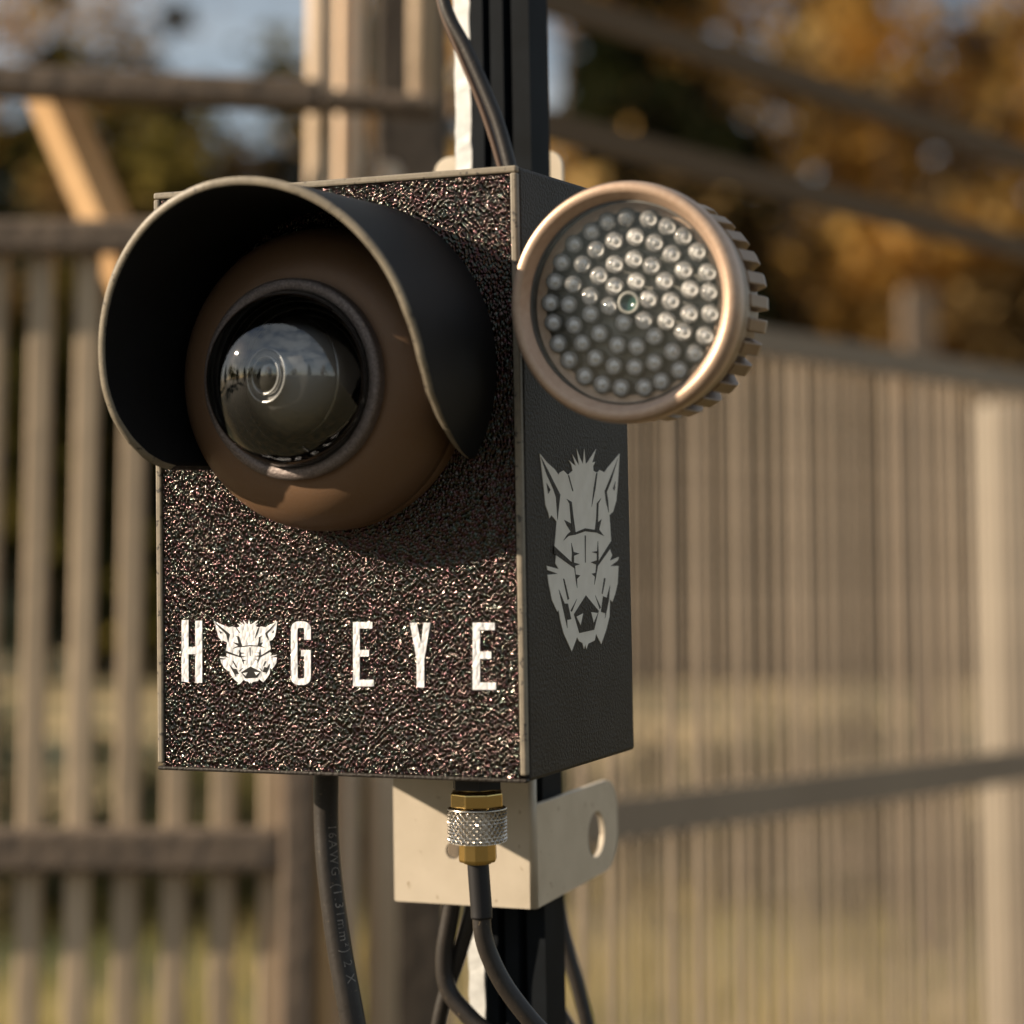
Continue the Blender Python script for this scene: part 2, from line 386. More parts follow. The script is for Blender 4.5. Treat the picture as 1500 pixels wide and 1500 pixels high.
emblem(lambda x, y, d: Vector((fa.x + (x - 125) / 487 * (fb.x - fa.x), -.0006 - d, fa.z + (y - 155) / 1237 * (fb.z - fa.z))), M_PRINT, M_LINE, panel)
# on the side: follows the photograph's own outline on the plane x = W
def sidefn(x, y, d):
    p = LX(760 + x / 4.165, 620 + y / 4.165, W); return Vector((W + d, p.y, p.z))
emblem(sidefn, M_SPRINT, M_SIDE, None)

# --- visor: a hood open below, longest at the top
VC = LY(498, 545, 0); VC.y = 0
def visor():
    mb = MB(); ro, ri = .0545, .0522; th0, th1, n = R(-31.5), R(213.5), 150; k = 12
    DT = [(-32, .003), (-30.5, .008), (-28, .0150), (-24, .0235), (-18, .0345), (-10, .0450), (0, .0520), (15, .0575), (40, .0615), (70, .0645), (100, .0650), (125, .0625), (150, .0585), (170, .0550), (185, .0525), (195, .0495), (203, .0450), (209, .0395), (212.5, .0330), (214, .0250)]
    rows = []
    for i in range(n + 1):
        th = th0 + (th1 - th0) * i / n; s_ = math.sin(th)
        dg = math.degrees(th); d = DT[-1][1]
        for (a0, d0), (a1, d1) in zip(DT, DT[1:]):
            if a0 <= dg <= a1: t = (dg - a0) / (a1 - a0); d = d0 + (d1 - d0) * t; break
        rows.append((th, d))
    vs = []; fs = []
    for th, d in rows:
        for r in (ro, ri):
            for q in range(k + 1):
                y = -d * q / k
                vs.append(Vector((VC.x + r * math.cos(th), y, VC.z + r * math.sin(th))))
    st = 2 * (k + 1)
    for i in range(n):
        for q in range(k):
            a = i * st + q; fs.append((a, a + 1, a + st + 1, a + st))
            a += k + 1; fs.append((a, a + st, a + st + 1, a + 1))
    mb.add(vs, fs, True)
    for i in (0, n):                                      # the two lower ends
        for q in range(k):
            a = i * st + q; mb.f.append((a, a + k + 1, a + k + 2, a + 1)); mb.sm.append(False)
    rim = MB(); vs = []; fs = []
    for th, d in rows:
        for r, dd in ((ro + .00015, .0), (ro - .0002, .0004), (ri + .0002, .0004), (ri - .0001, 0)):
            vs.append(Vector((VC.x + r * math.cos(th), -d - dd, VC.z + r * math.sin(th))))
    for i in range(n):
        for q in range(3): a = i * 4 + q; fs.append((a, a + 1, a + 5, a + 4))
    rim.add(vs, fs, True)
    return mb, rim
vm, vr = visor()
vis = part(vm, 'visor', M_VISOR, cb)
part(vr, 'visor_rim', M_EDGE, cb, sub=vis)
# --- turret housing
TC = LY(492, 556, 0); TC.y = 0
AX = Vector((-.02, -1, -.03)).normalized(); XR = Vector((1, 0, 0))
prof = [(.0475, 0), (.0475, .0055), (.0471, .0058), (.0471, .0063), (.0475, .0066), (.0474, .010), (.0466, .0140), (.0448, .0180), (.0420, .0213), (.0388, .0236), (.0355, .0250), (.0325, .0256), (.0306, .0256)]
tur = part(MB().revolve(prof, TC, AX, XR, 128), 'turret_housing', M_TURRET, cb)
part(MB().revolve([(.0309, .0235), (.0309, .0285), (.0302, .0293), (.0276, .0293), (.0272, .0289), (.0272, .020)], TC, AX, XR, 128), 'lens_ring', M_RING, cb, bevel=0)
part(MB().revolve([(.0271, .0275), (.0258, .025), (.0250, .0265), (.0243, .0235), (.0234, .0245), (.0214, .0190), (.0001, .0190)], TC, AX, XR, 96), 'inner_shroud', M_DARK, cb)
for r0, h in ((.0256, .0262), (.0243, .0242), (.0222, .0215), (.0200, .0198)):
    part(MB().revolve([(r0, h - .0004), (r0, h), (r0 - .0005, h), (r0 - .0005, h - .0004)], TC, AX, XR, 96, closed=True), 'shroud_ring', mat('dull_shroud_ring', (.5, .47, .43), .3, .3), cb)
part(MB().revolve([(.0272, .0284), (.0268, .0288), (.0262, .0285), (.0262, .0278)], TC, AX, XR, 96), 'dome_flange', mat('clear_flange_edge', (.30, .30, .29), .12, .2, coat=1), cb)
# the swivelling camera module inside
O2 = TC + AX * .0105
AXM = Vector((-.30, -1, .03)).normalized()
mod = part(MB().revolve([(.0001, .0225), (.0078, .0225), (.0078, .0231), (.0085, .0231), (.0090, .0222), (.0130, .0195), (.0168, .0160), (.0192, .0115), (.0203, .0045), (.0206, -.003)], O2, AXM, XR, 96), 'camera_module', M_MODULE, cb)
for r0, r1, h in ((.0078, .0087, .0233), (.0054, .0061, .0236), (.0036, .0041, .0238), (.0186, .0193, .0118)):
    part(MB().revolve([(r0, h - .002), (r0, h), (r1, h), (r1, h - .002)], O2, AXM, XR, 64), 'module_ring', M_MODRING, cb, sub=mod)
part(MB().revolve([(.0053, .0232), (.0045, .0243), (.0028, .0251), (.00001, .0254)], O2, AXM, XR, 48), 'front_lens', mat('coated_lens_glass', (.02, .018, .014), .05, 0, 1, coat=1), cb, sub=mod)
dp = [(.0271 * math.cos(R(a)), .0275 + .0235 * math.sin(R(a))) for a in range(0, 90, 5)] + [(.00001, .051)]
part(MB().revolve(dp, TC, AX, XR, 128), 'dome_cover', M_DOME, cb, fixn=True)
# grit on the dome and small screws of the cavity
for a, r in ((100, .0250), (60, .0243), (20, .0246), (-20, .0248), (-75, .0253), (-95, .0250), (-110, .0250), (140, .0248), (200, .0250)):
    c = TC + AX * .0252 + Vector((r * math.cos(R(a)), 0, r * math.sin(R(a))))
    part(MB().revolve([(.0001, .0009), (.0006, .0007), (.0007, 0)], c, AX, XR, 8), 'rivet', M_MODRING, cb)
# --- gland under the box
GP = LY(478, 1140, .045)
part(MB().revolve([(.001, .001), (.0095, .001), (.0095, -.0008), (.0065, -.0016), (.0048, -.0022), (.004, -.0022)], Vector((GP.x, GP.y, 0)), Vector((0, 0, 1)), XR, 32), 'cable_gland', M_SHRINK, cb)

# ================================================================== THE INFRARED LAMP
LYF = -.0195
LC = LY(913, 442, LYF)
lamp = local_thing('infrared_lamp', 'round copper infrared lamp with finned body and many clear LEDs', 'lamp', LC)
A2 = Vector((0, -1, 0)); RL = .0343
bz = MB()
for seg in ([(.0299, -.004), (.0300, -.0010)], [(.0300, -.0010), (.0319, .0016)], [(.0319, .0016), (.0322, .0019), (.0340, .0019), (.0346, .0016)], [(.0346, .0016), (.0353, .0004), (.0355, -.0010), (.0355, -.0045), (.0351, -.0052)],
            [(.0351, -.0052), (.0334, -.0060), (.0334, -.0064), (.027, -.0064)]):
    bz.revolve(seg, LC, A2, XR, 160)
part(bz, 'bezel', M_BRONZE, lamp)
part(MB().revolve([(.0299, -.0045), (.0299, -.0011), (.0294, -.0010)], LC, A2, XR, 96), 'glass_gasket', mat('grey_gasket', (.16, .16, .15), .6), lamp)
part(MB().revolve([(.0346, -.0064), (.0342, -.0105), (.0335, -.016), (.0300, -.0165), (.0292, -.038), (.027, -.0405), (.0001, -.0405)], LC, A2, XR, 96), 'lamp_housing', M_FIN, lamp)
nf = 30
for i in range(nf):
    t = 2 * math.pi * i / nf; f = MB()
    hw = .0021
    er = Vector((math.cos(t), 0, math.sin(t))); et = Vector((-math.sin(t), 0, math.cos(t)))
    pr = [(.0288, -.0165), (.0338, -.0162), (.0343, -.030), (.0335, -.0345), (.0290, -.0375)]
    vs = []
    for sgn in (-1, 1):
        for r, h in pr: vs.append(LC + er * r + et * hw * sgn * (.94 if r > .03 else 1) + A2 * h)
    n5 = len(pr)
    fs = [tuple(range(n5)), tuple(reversed(range(n5, 2 * n5)))] + [(q, q + n5, (q + 1) % n5 + n5, (q + 1) % n5) for q in range(n5)]
    f.add(vs, fs); part(f, 'cooling_fin', M_FIN, lamp, bevel=.0004)
part(MB().revolve([(.00001, -.0095), (.0299, -.0095)], LC, A2, XR, 64), 'reflector_plate', M_PCB, lamp)
part(MB().revolve([(.0300, -.0115), (.0300, -.002)], LC, A2, XR, 64), 'lamp_liner', mat('grey_liner', (.10, .095, .08), .6), lamp)
# LEDs: one mesh shared by all
lm = MB().revolve([(.0030, 0), (.0029, .0038), (.0026, .0048), (.0018, .0057), (.0010, .0062), (.00001, .0064)], (0, 0, 0), A2, XR, 18)
cm = MB().revolve([(.00001, .0042), (.0006, .0040), (.0009, .0034), (.0010, .0030), (.0022, .0038), (.0026, .0040), (.0026, .0030)], (0, 0, 0), A2, XR, 12)
first = None
rings = [(.0064, 6, 10), (.0128, 13, 0), (.0191, 19, 8), (.0252, 25, 4)]
for r, n, ph in rings:
    for i in range(n):
        t = R(ph) + 2 * math.pi * i / n
        p = Vector((r * math.cos(t) + rnd.uniform(-.0003, .0003), .0092, r * math.sin(t) + rnd.uniform(-.0003, .0003)))
        if first is None:
            first = lm.build('led', M_LED, lamp); c0 = cm.build('led_cup', M_LEDCUP, first); o = first
        else:
            o = first.copy(); COL.objects.link(o); o.parent = lamp
            c = c0.copy(); COL.objects.link(c); c.parent = o
        o.location = p; o.rotation_euler = (rnd.uniform(-.09, .09), 0, rnd.uniform(-.09, .09))
part(MB().revolve([(.0031, -.0092), (.0031, -.0045), (.0024, -.0045), (.0022, -.0051), (.00001, -.0053)], LC, A2, XR, 24), 'light_sensor', M_SENS, lamp)
part(MB().revolve([(.0031, -.0047), (.0034, -.0047), (.0034, -.0043), (.0025, -.0043), (.0025, -.0046)], LC, A2, XR, 24), 'sensor_ring', M_PCB, lamp)
part(MB().revolve([(.00001, -.0014), (.0298, -.0014)], LC, A2, XR, 64), 'glass_cover', M_PANE, lamp)
m = MB().box((W + .0004, LC.y + .034, LC.z - .008), (LC.x, LC.y + .037, LC.z + .008))
m.box((W + .0004, LC.y + .0371, LC.z - .012), (W + .0026, LC.y + .062, LC.z + .012))
part(m, 'mounting_arm', M_FIN, lamp, bevel=.0006)

# ================================================================== BRACKETS AND POST
def rounded(pts, rads, n=8):
    """polygon with corners rounded by rads"""
    out = []; k = len(pts)
    for i in range(k):
        p = Vector(pts[i]); a = Vector(pts[i - 1]); b = Vector(pts[(i + 1) % k]); r = rads[i]
        if r <= 0: out.append(tuple(p)); continue
        u = (a - p).normalized(); v = (b - p).normalized(); ang = u.angle(v)
        d = r / math.tan(ang / 2); c = p + (u + v).normalized() * (r / math.sin(ang / 2))
        s_ = p + u * d - c; e_ = p + v * d - c
        for q in range(n + 1):
            t = q / n; w_ = s_.slerp(e_, t) if s_.angle(e_) > 1e-4 else s_
            out.append(tuple(c + w_.normalized() * r))
    return out
def circ(cx, cy, r, n=28): return [(cx + r * math.cos(2 * math.pi * i / n), cy + r * math.sin(2 * math.pi * i / n)) for i in range(n)]
BY = D + .0045
a, b = LY(577, 1250, BY), LY(783, 1250, BY)
zt, zb = .004, LY(680, 1326, BY).z
xl, xr_ = a.x, b.x
br = local_thing('mounting_bracket', 'bent pale steel bracket with a round hole, below the black box', 'bracket', Vector(((xl + xr_) / 2, BY, zb)), 'steel brackets clamping the box to the post')
hp = LY(664, 1246, BY)
outl = rounded([(xl, zb), (xr_ - .002, zb), (xr_ - .002, zt), (xl, zt)], [.0008, .0, 0, .001])
part(MB().slab([outl, circ(hp.x, hp.z, .0030, 20)], lambda x, z, d: Vector((x, BY + d, z)), .002), 'front_plate', M_ALU, br, bevel=.0003)
# curved bend and right flange
bend = MB(); vs = []; nb = 8
for i in range(nb + 1):
    t = R(90) * i / nb
    for r in (.0022, .0002):
        for z in (zb, zt): vs.append(Vector((xr_ - .002 + r * math.sin(t), BY + .0022 - r * math.cos(t), z)))
fs = []
for i in range(nb):
    q = i * 4; fs += [(q, q + 4, q + 5, q + 1), (q + 2, q + 3, q + 7, q + 6), (q, q + 2, q + 6, q + 4), (q + 1, q + 5, q + 7, q + 3)]
bend.add(vs, fs, True); part(bend, 'bend', M_ALU, br)
fx = xr_ + .0002
p1 = LX(905, 1220, fx); ft = LX(868, 1149, fx).z; fbm = zb
hc = LX(874, 1222, fx)
fo = rounded([(BY + .0022, fbm), (p1.y, fbm + .003), (p1.y, ft), (BY + .0022, ft - .0005)], [0, .0135, .0115, .0])
part(MB().slab([fo, circ(hc.y, hc.z, .0083, 32)], lambda y, z, d: Vector((fx - d, y, z)), .002), 'side_flange', M_ALU, br, bevel=.0004)
# upper bracket: two ears either side of the post
UY = D + .052
c, d_ = LY(636, 250, UY), LY(823, 250, UY); zt2 = LY(700, 226, UY).z; zt3 = LY(800, 221, UY).z
ub = local_thing('mounting_bracket', 'pale steel bracket with rounded ears, showing above the box behind the post', 'bracket', Vector(((c.x + d_.x) / 2, UY, H - .04)), 'steel brackets clamping the box to the post')
ue = rounded([(c.x, H - .04), (d_.x, H - .04), (d_.x, zt3), (c.x, zt2)], [.002, .002, .006, .0065])
part(MB().slab([ue, circ(c.x + .012, H - .02, .003)], lambda x, z, q: Vector((x, UY + q, z)), .002), 'ear_plate', M_ALU, ub, bevel=.0003)
part(MB().box((c.x + .01, D + .001, H - .036), (c.x + .012, UY - .0002, H - .01)).box((d_.x - .012, D + .001, H - .036), (d_.x - .01, UY - .0002, H - .01)), 'standoff_leg', M_ALU, ub)
# post
PY = D + .009
while LY(776, 120, PY).x > xr_ - .003: PY += .0004
pa, pb = LY(691, 120, PY), LY(776, 120, PY)
zg = -(BO.z) / EZ.z * 1.0 + .0            # local z of the ground
ztop = H + .35
base = Vector(((pa.x + pb.x) / 2, PY, zg))
post = local_thing('steel_post', 'black ridged steel post running up behind the box', 'post', base)
wv = pb.x - pa.x; m = MB()
prof2 = [(0, .0), (.20, .0), (.24, .004), (.30, .004), (.34, -.0005), (.56, -.0005), (.60, .004), (.66, .004), (.70, 0), (1, 0), (1, .018), (.93, .018), (.93, .007), (.07, .007), (.07, .018), (0, .018)]
pl = [(pa.x + wv * x, PY + y) for x, y in prof2]
m.slab([pl], lambda x, y, d: Vector((x, y, zg + d)), ztop - zg)
part(m, 'ridged_channel', M_POST, post)
# little tooth marks along the pale strip
sa, sb = LY(666, 120, PY + .004), LY(689, 120, PY + .004)
strip = local_thing('metal_strip', 'pale rough galvanised strip along the left side of the black post', 'strip', Vector((sa.x, PY, zg)))
st_ = MB(); nst = 520; vs = []; fs = []
for i in range(nst + 1):
    z = zg + (ztop - zg) * i / nst
    j = .0003 * rnd.uniform(-1, 1); k2 = .0003 * rnd.uniform(-1, 1)
    vs += [Vector((sa.x + j, PY + .004, z)), Vector((sb.x + k2, PY + .0036 + rnd.uniform(0, .0004), z)), Vector((sb.x + k2, PY + .009, z)), Vector((sa.x + j, PY + .009, z))]
for i in range(nst):
    for q in range(4): fs.append((i * 4 + q, i * 4 + (q + 1) % 4, i * 4 + 4 + (q + 1) % 4, i * 4 + 4 + q))
st_.add(vs, fs, False); part(st_, 'strip_body', M_WHITEM, strip)

# ================================================================== CABLES
def text_on(body, size, path, rad, start, side):
    """printed characters wrapped on a cable: real small faces just proud of the sheath"""
    cu = bpy.data.curves.new('marking', 'FONT'); cu.body = body; cu.size = size; cu.resolution_u = 2; cu.space_character = 1.25
    to = bpy.data.objects.new('marking', cu); COL.objects.link(to)
    bpy.context.view_layer.update()
    me = to.to_mesh(); V = [v.co.copy() for v in me.vertices]; F = [tuple(p.vertices) for p in me.polygons]
    to.to_mesh_clear(); bpy.data.objects.remove(to); bpy.data.curves.remove(cu)
    b_ = bmesh.new(); vv = [b_.verts.new(v) for v in V]
    for f in F: b_.faces.new([vv[i] for i in f])
    bmesh.ops.triangulate(b_, faces=b_.faces)
    for q in range(4):
        le = [e_ for e_ in b_.edges if e_.calc_length() > size * .14]
        if le: bmesh.ops.subdivide_edges(b_, edges=le, cuts=1); bmesh.ops.triangulate(b_, faces=b_.faces)
    b_.verts.index_update(); V = [v.co.copy() for v in b_.verts]; F = [tuple(v.index for v in f.verts) for f in b_.faces]; b_.free()
    L_ = [0]
    for i in range(1, len(path)): L_.append(L_[-1] + (path[i] - path[i - 1]).length)
    out = []
    for v in V:
        s_ = start + v.x; i = 0
        while i < len(L_) - 2 and L_[i + 1] < s_: i += 1
        T = (path[i + 1] - path[i]).normalized(); p = path[i] + T * (s_ - L_[i])
        vd = (FI @ CAMP - p).normalized(); a = T.cross(vd).normalized(); b = a.cross(T).normalized()
        b = -b if b.dot(vd) < 0 else b; a = a if a.x > 0 else -a
        ang = side + (v.y - size * .35) / rad
        out.append(p + (b * math.cos(ang) + a * math.sin(ang)) * (rad + .00018))
    return MB().add(out, F)
gy = GP.y
pp = crv([Vector((GP.x, gy, .002)), LY(478, 1200, gy), LY(481, 1260, gy - .001), LY(489, 1330, gy - .002), LY(499, 1400, gy - .003), LY(512, 1470, gy - .004), LY(524, 1540, gy - .004), LY(540, 1660, gy - .002), LY(545, 1850, gy)], 14)
pc = local_thing('power_cable', 'thick black power cable with printed marking, hanging left below the box', 'cable', pp[0])
sh = part(MB().tube(pp, .0042, 24), 'cable_sheath', M_RUB, pc)
part(text_on('16AWG (1.31mm²) 2 X', .0044, pp, .0042, .024, .5), 'printed_marking', M_CPRINT, pc, sub=sh, fixn=False)
# coaxial cable with its plug
CY_ = .018
K = LY(699, 1200, CY_)
coax = local_thing('coaxial_cable', 'black coaxial cable with gold and knurled plug screwed under the box', 'cable', Vector((K.x, K.y, 0)))
KZ = lambda py: LY(700, py, CY_).z
KO = Vector((K.x, CY_, 0)); UZ = Vector((0, 0, 1))
part(MB().revolve([(.0055, .001), (.0055, -.0012), (.0082, -.0014), (.0082, KZ(1155)), (.005, KZ(1155))], KO, UZ, XR, 6, smooth=False), 'lock_nut', M_SHRINK, coax)
part(MB().revolve([(.0062, KZ(1154)), (.0062, KZ(1158)), (.0082, KZ(1158.5)), (.0087, KZ(1161)), (.0087, KZ(1180)), (.0082, KZ(1182)), (.0075, KZ(1182.5))], KO, UZ, XR, 8, smooth=False), 'upper_collar', M_GOLD, coax, bevel=.0003)
z1, z0 = KZ(1182.6), KZ(1233); kn = MB(); nc, nr = 272, 72; vs = []; fs = []
for j in range(nr + 1):
    h = j / nr; z = z1 + (z0 - z1) * h
    for i in range(nc):
        t = 2 * math.pi * i / nc
        a1 = abs(((i / nc * 28 + h * 5) % 1) - .5) * 2; a2 = abs(((i / nc * 28 - h * 5) % 1) - .5) * 2
        r = .0087 + .00055 * min(a1, a2) * 1.6 * (1 if 1 < j < nr - 1 else .2)
        vs.append(KO + Vector((r * math.cos(t), r * math.sin(t), z)))
for j in range(nr):
    for i in range(nc): fs.append((j * nc + i, j * nc + (i + 1) % nc, (j + 1) * nc + (i + 1) % nc, (j + 1) * nc + i))
kn.add(vs, fs, False); part(kn, 'knurled_nut', M_NICKEL, coax)
part(MB().revolve([(.0088, z1 + .0001), (.0095, z1 - .0002), (.0093, z1 - .0006)], KO, UZ, XR, 48), 'nut_lip', M_NICKEL, coax)
part(MB().revolve([(.0082, z0), (.0060, z0 - .0001), (.0061, KZ(1258)), (.0058, KZ(1262)), (.0046, KZ(1262.5)), (.0044, KZ(1265)), (.003, KZ(1265))], KO, UZ, XR, 10, smooth=False), 'rear_ferrule', M_GOLD, coax, bevel=.0003)
cc = crv([Vector((K.x, CY_, KZ(1262))), LY(702, 1290, CY_), LY(705, 1330, CY_), LY(707, 1365, CY_), LY(717, 1400, CY_ + .001), LY(740, 1445, CY_ + .003), LY(778, 1495, CY_ + .006), LY(820, 1540, CY_ + .01), LY(870, 1620, CY_ + .014), LY(890, 1800, CY_ + .014)], 12)
part(MB().tube(cc[:30], .0034, 20), 'heat_shrink', M_SHRINK, coax)
part(MB().tube(cc[26:], .0029, 20), 'cable_sheath', M_RUB, coax)
def cable(label, pts, r, ydep, m=M_RUB):
    P = crv([LY(x, y, ydep + (q if len(t) else 0)) for x, y, *t in pts for q in [t[0] if t else 0]], 10)
    t = local_thing('cable', label, 'cable', P[0])
    part(MB().tube(P, r, 16), 'cable_sheath', m, t); return t
cable('black cable crossing the black post above the box, nearer of two', [(640, -60), (655, 15), (683, 70), (712, 135), (733, 190), (752, 262)], .0022, D - .01)
cable('thin black cable close beside another above the box, its bronze highlight put into the colour', [(634, -60), (648, 15), (674, 80), (703, 150), (722, 205), (742, 275)], .0012, D - .006, mat('highlight_brown_sheath', (.10, .06, .04), .35))  # a black cable; its lit highlight is put into the brown colour
cable('black cable loop curling under the steel bracket to the right', [(668, 1290), (660, 1340), (651, 1400), (657, 1450), (690, 1492), (730, 1530), (760, 1600)], .0031, D + .004 + .004)
cable('black cable slanting down left behind the cable loop', [(700, 1280), (692, 1330), (672, 1400), (652, 1460), (640, 1520), (630, 1620)], .0027, D + .012, M_RUB)
cable('black cable slanting down right of the post below the bracket', [(806, 1280), (818, 1330), (828, 1380), (845, 1440), (862, 1510), (885, 1620)], .0029, p1.y + .006)
cable('thin black cable at the lower right foot of the post', [(800, 1400), (806, 1440), (822, 1480), (846, 1530), (870, 1620)], .0022, p1.y + .012)

# ================================================================== FENCES
FY = 1.62                                    # the near gate plane
def beam(mb, a, b, w_, d_, up=Vector((0, 0, 1))):
    """rectangular bar from a to b, w_ across the view, d_ deep"""
    a = Vector(a); b = Vector(b); t = (b - a).normalized(); s_ = t.cross(Vector((0, 1, 0)))
    if s_.length < .1: s_ = t.cross(Vector((0, 0, 1)))
    s_.normalize(); n_ = s_.cross(t).normalized()
    vs = [p + s_ * w_ / 2 * i + n_ * d_ / 2 * j for p in (a, b) for i, j in ((-1, -1), (1, -1), (1, 1), (-1, 1))]
    return mb.add(vs, [(0, 3, 2, 1), (4, 5, 6, 7), (0, 1, 5, 4), (1, 2, 6, 5), (2, 3, 7, 6), (3, 0, 4, 7)])
PX = lambda n, Y=FY: n * Y / 3400            # px at that distance -> metres
gate = world_thing('picket_gate', 'brown picket gate panel behind the box at the left', 'gate', (at(230, 860, FY).x, FY, 0))
xg = []
for i in range(-3, 7):
    cx = 26 - 0 + 70 * i - 24                # centre px at y = 860
    p = at(cx + 50, 860, FY); xg.append(p.x)
pw = PX(34); ztopg = at(200, 352, FY).z; zr1 = at(200, 1238, FY).z
for i, x in enumerate(xg):
    mm = M_ORG if i == len(xg) - 1 else M_BRN
    q = MB(); zt_ = ztopg - rnd.uniform(0, .003)
    q.box((x - pw / 2, FY - .006, .05), (x + pw / 2, FY + .006, zt_))
    if mm is M_ORG:                                          # sunlight put into its honey colour, and twisted to catch more sun
        ca, sa_ = math.cos(R(-24)), math.sin(R(-24))
        q.v = [Vector((x + (v.x - x) * ca - (v.y - FY) * sa_, FY + (v.x - x) * sa_ + (v.y - FY) * ca, v.z)) for v in q.v]
    part(q, 'picket', mm, gate, bevel=.002, label='picket in sunlit honey colour beside the shaded pole foot' if mm is M_ORG else None)
xe = at(417, 860, FY).x
part(MB().box((xg[0] - .1, FY - .022, zr1 - PX(34)), (xe, FY - .0065, zr1 + PX(28))), 'rail', M_DBRN, gate, bevel=.004, label='lower rail')
part(MB().box((xg[0] - .1, FY - .022, ztopg - PX(24)), (xe, FY - .0065, ztopg + PX(26))), 'rail', M_DBRN, gate, bevel=.004, label='upper rail')
part(MB().box((xe + .001, FY - .024, .03), (xe + PX(47), FY + .01, at(400, 600, FY).z)), 'shaded_pole_foot', M_DBRN, gate, bevel=.004)  # lower length of the leftmost pole, its shade put into dark brown

fr = world_thing('overhead_frame', 'brown timber frame with slanting honey coloured brace above the gate', 'frame', (at(600, 860, FY).x, FY + .1, 0))
f1 = MB(); beam(f1, at(-260, 108, FY - .03), at(470, 142, FY - .03), PX(42), .03); part(f1, 'top_rail', M_DBRN, fr, bevel=.004)
f1 = MB(); beam(f1, at(470.5, 147, FY - .03), at(640, 158, FY - .03), PX(26), .03); part(f1, 'top_rail', M_DBRN, fr, bevel=.004)
f1 = MB(); a_, b_ = at(72, 134, FY + .02), at(232, 500, FY + .02)
t_ = (b_ - a_).normalized(); s1 = t_.cross(Vector((0, 1, 0))).normalized(); n1 = s1.cross(t_)
q = PX(62) / 2
rv = [s1 * q * 1.2, n1 * q, -s1 * q * 1.2, -n1 * q]
f1.add([p + r_ for p in (a_, b_) for r_ in rv], [(0, 1, 5, 4), (1, 2, 6, 5), (2, 3, 7, 6), (3, 0, 4, 7), (0, 3, 2, 1), (4, 5, 6, 7)])
part(f1, 'brace', M_ORG, fr)
px_a, px_b = at(545, 860, FY + .1).x, at(655, 860, FY + .1).x
part(MB().box((px_a, FY + .09, 0), (px_b, FY + .13, 2.2)), 'wide_board', M_VDARK, fr, bevel=.004)

def round_pole(label, pxx, wpx, Y, z0, z1, m=M_TAN, name='timber_pole', grp='pale round poles behind the box'):
    x = at(pxx, 860, Y).x; t = world_thing(name, label, 'pole', (x, Y, z0), grp)
    part(MB().revolve([(.0001, z0), (PX(wpx, Y) / 2, z0), (PX(wpx, Y) / 2, z1 - .004), (PX(wpx, Y) / 2 - .004, z1), (.0001, z1)], (x, Y, 0), (0, 0, 1), (1, 0, 0), 20), 'shaft', m, t)
    return t
round_pole('pale sunlit pole above the box, leftmost of the three', 464, 43, FY + .01, at(0, 820, FY).z, 2.2)
round_pole('pale sunlit pole above the box, middle of the three', 508, 44, FY + .03, 0, 2.2, M_TAN)
round_pole('short pale pole right of the pair, hanging above the box', 618, 46, FY - .02, at(0, 168, FY).z, 2.2)
round_pole('stubby round-topped peg showing just above the box top edge', 562, 46, FY + .03, 1.0, at(0, 228, FY).z, M_TAN, 'timber_peg')

# right-hand fence running away from the camera
A = at(640, 860, 1.86); B = at(1540, 860, 2.75); A.z = B.z = 0
dirf = (B - A); Lf = dirf.length; dirf.normalize(); nrm = Vector((-dirf.y, dirf.x, 0))
fp = world_thing('picket_fence', 'long brown picket fence running away at the right', 'fence', A)
def zat(px, py):                             # height on the oblique fence plane
    d = ray(px, py); k = (A - CAMP).dot(nrm) / d.dot(nrm); return (CAMP + d * k)
ztf = zat(1120, 505).z; zrf = zat(1200, 1157).z
pitch = .0228; n = int(Lf / pitch)
sh_me = None
for i in range(n + 1):
    c = A + dirf * (i * pitch); wv_ = .0066
    if sh_me is None:
        q = MB(); hw = dirf * wv_ / 2; tt = nrm * .0024
        q.add([s_ + z for z in (Vector((0, 0, .05)), Vector((0, 0, ztf))) for s_ in (-hw - tt, hw - tt, hw + tt, -hw + tt)],
              [(0, 3, 2, 1), (4, 5, 6, 7), (0, 1, 5, 4), (1, 2, 6, 5), (2, 3, 7, 6), (3, 0, 4, 7)])
        o = q.build('picket', M_FENCE, fp, bevel=.001); sh_me = o
    else:
        o = sh_me.copy(); COL.objects.link(o); o.parent = fp
    o.location = c - A; o.rotation_euler = (rnd.uniform(-.003, .003), rnd.uniform(-.003, .003), rnd.uniform(-.07, .07))
z_hi = lambda k: 1.4 + (ztf - 1.4) * k
for zz, hh, lab in ((zrf, .018, 'lower rail'), (ztf, .014, 'picket top rail'), (z_hi(1.67), .013, 'middle bare rail high above the pickets'), (z_hi(2.14), .013, 'topmost bare rail high above the pickets')):
    q = MB(); tt = nrm
    a_, b_ = A - nrm * .012, B - nrm * .012
    q.add([p + Vector((0, 0, zz + s1)) + nrm * s2 for p in (a_, b_) for s1, s2 in ((-hh, -.0055), (hh, -.0055), (hh, .0055), (-hh, .0055))],
          [(0, 3, 2, 1), (4, 5, 6, 7), (0, 1, 5, 4), (1, 2, 6, 5), (2, 3, 7, 6), (3, 0, 4, 7)])
    part(q, 'rail', M_BARE if 'bare' in lab else M_RRAIL, fp, label=lab)
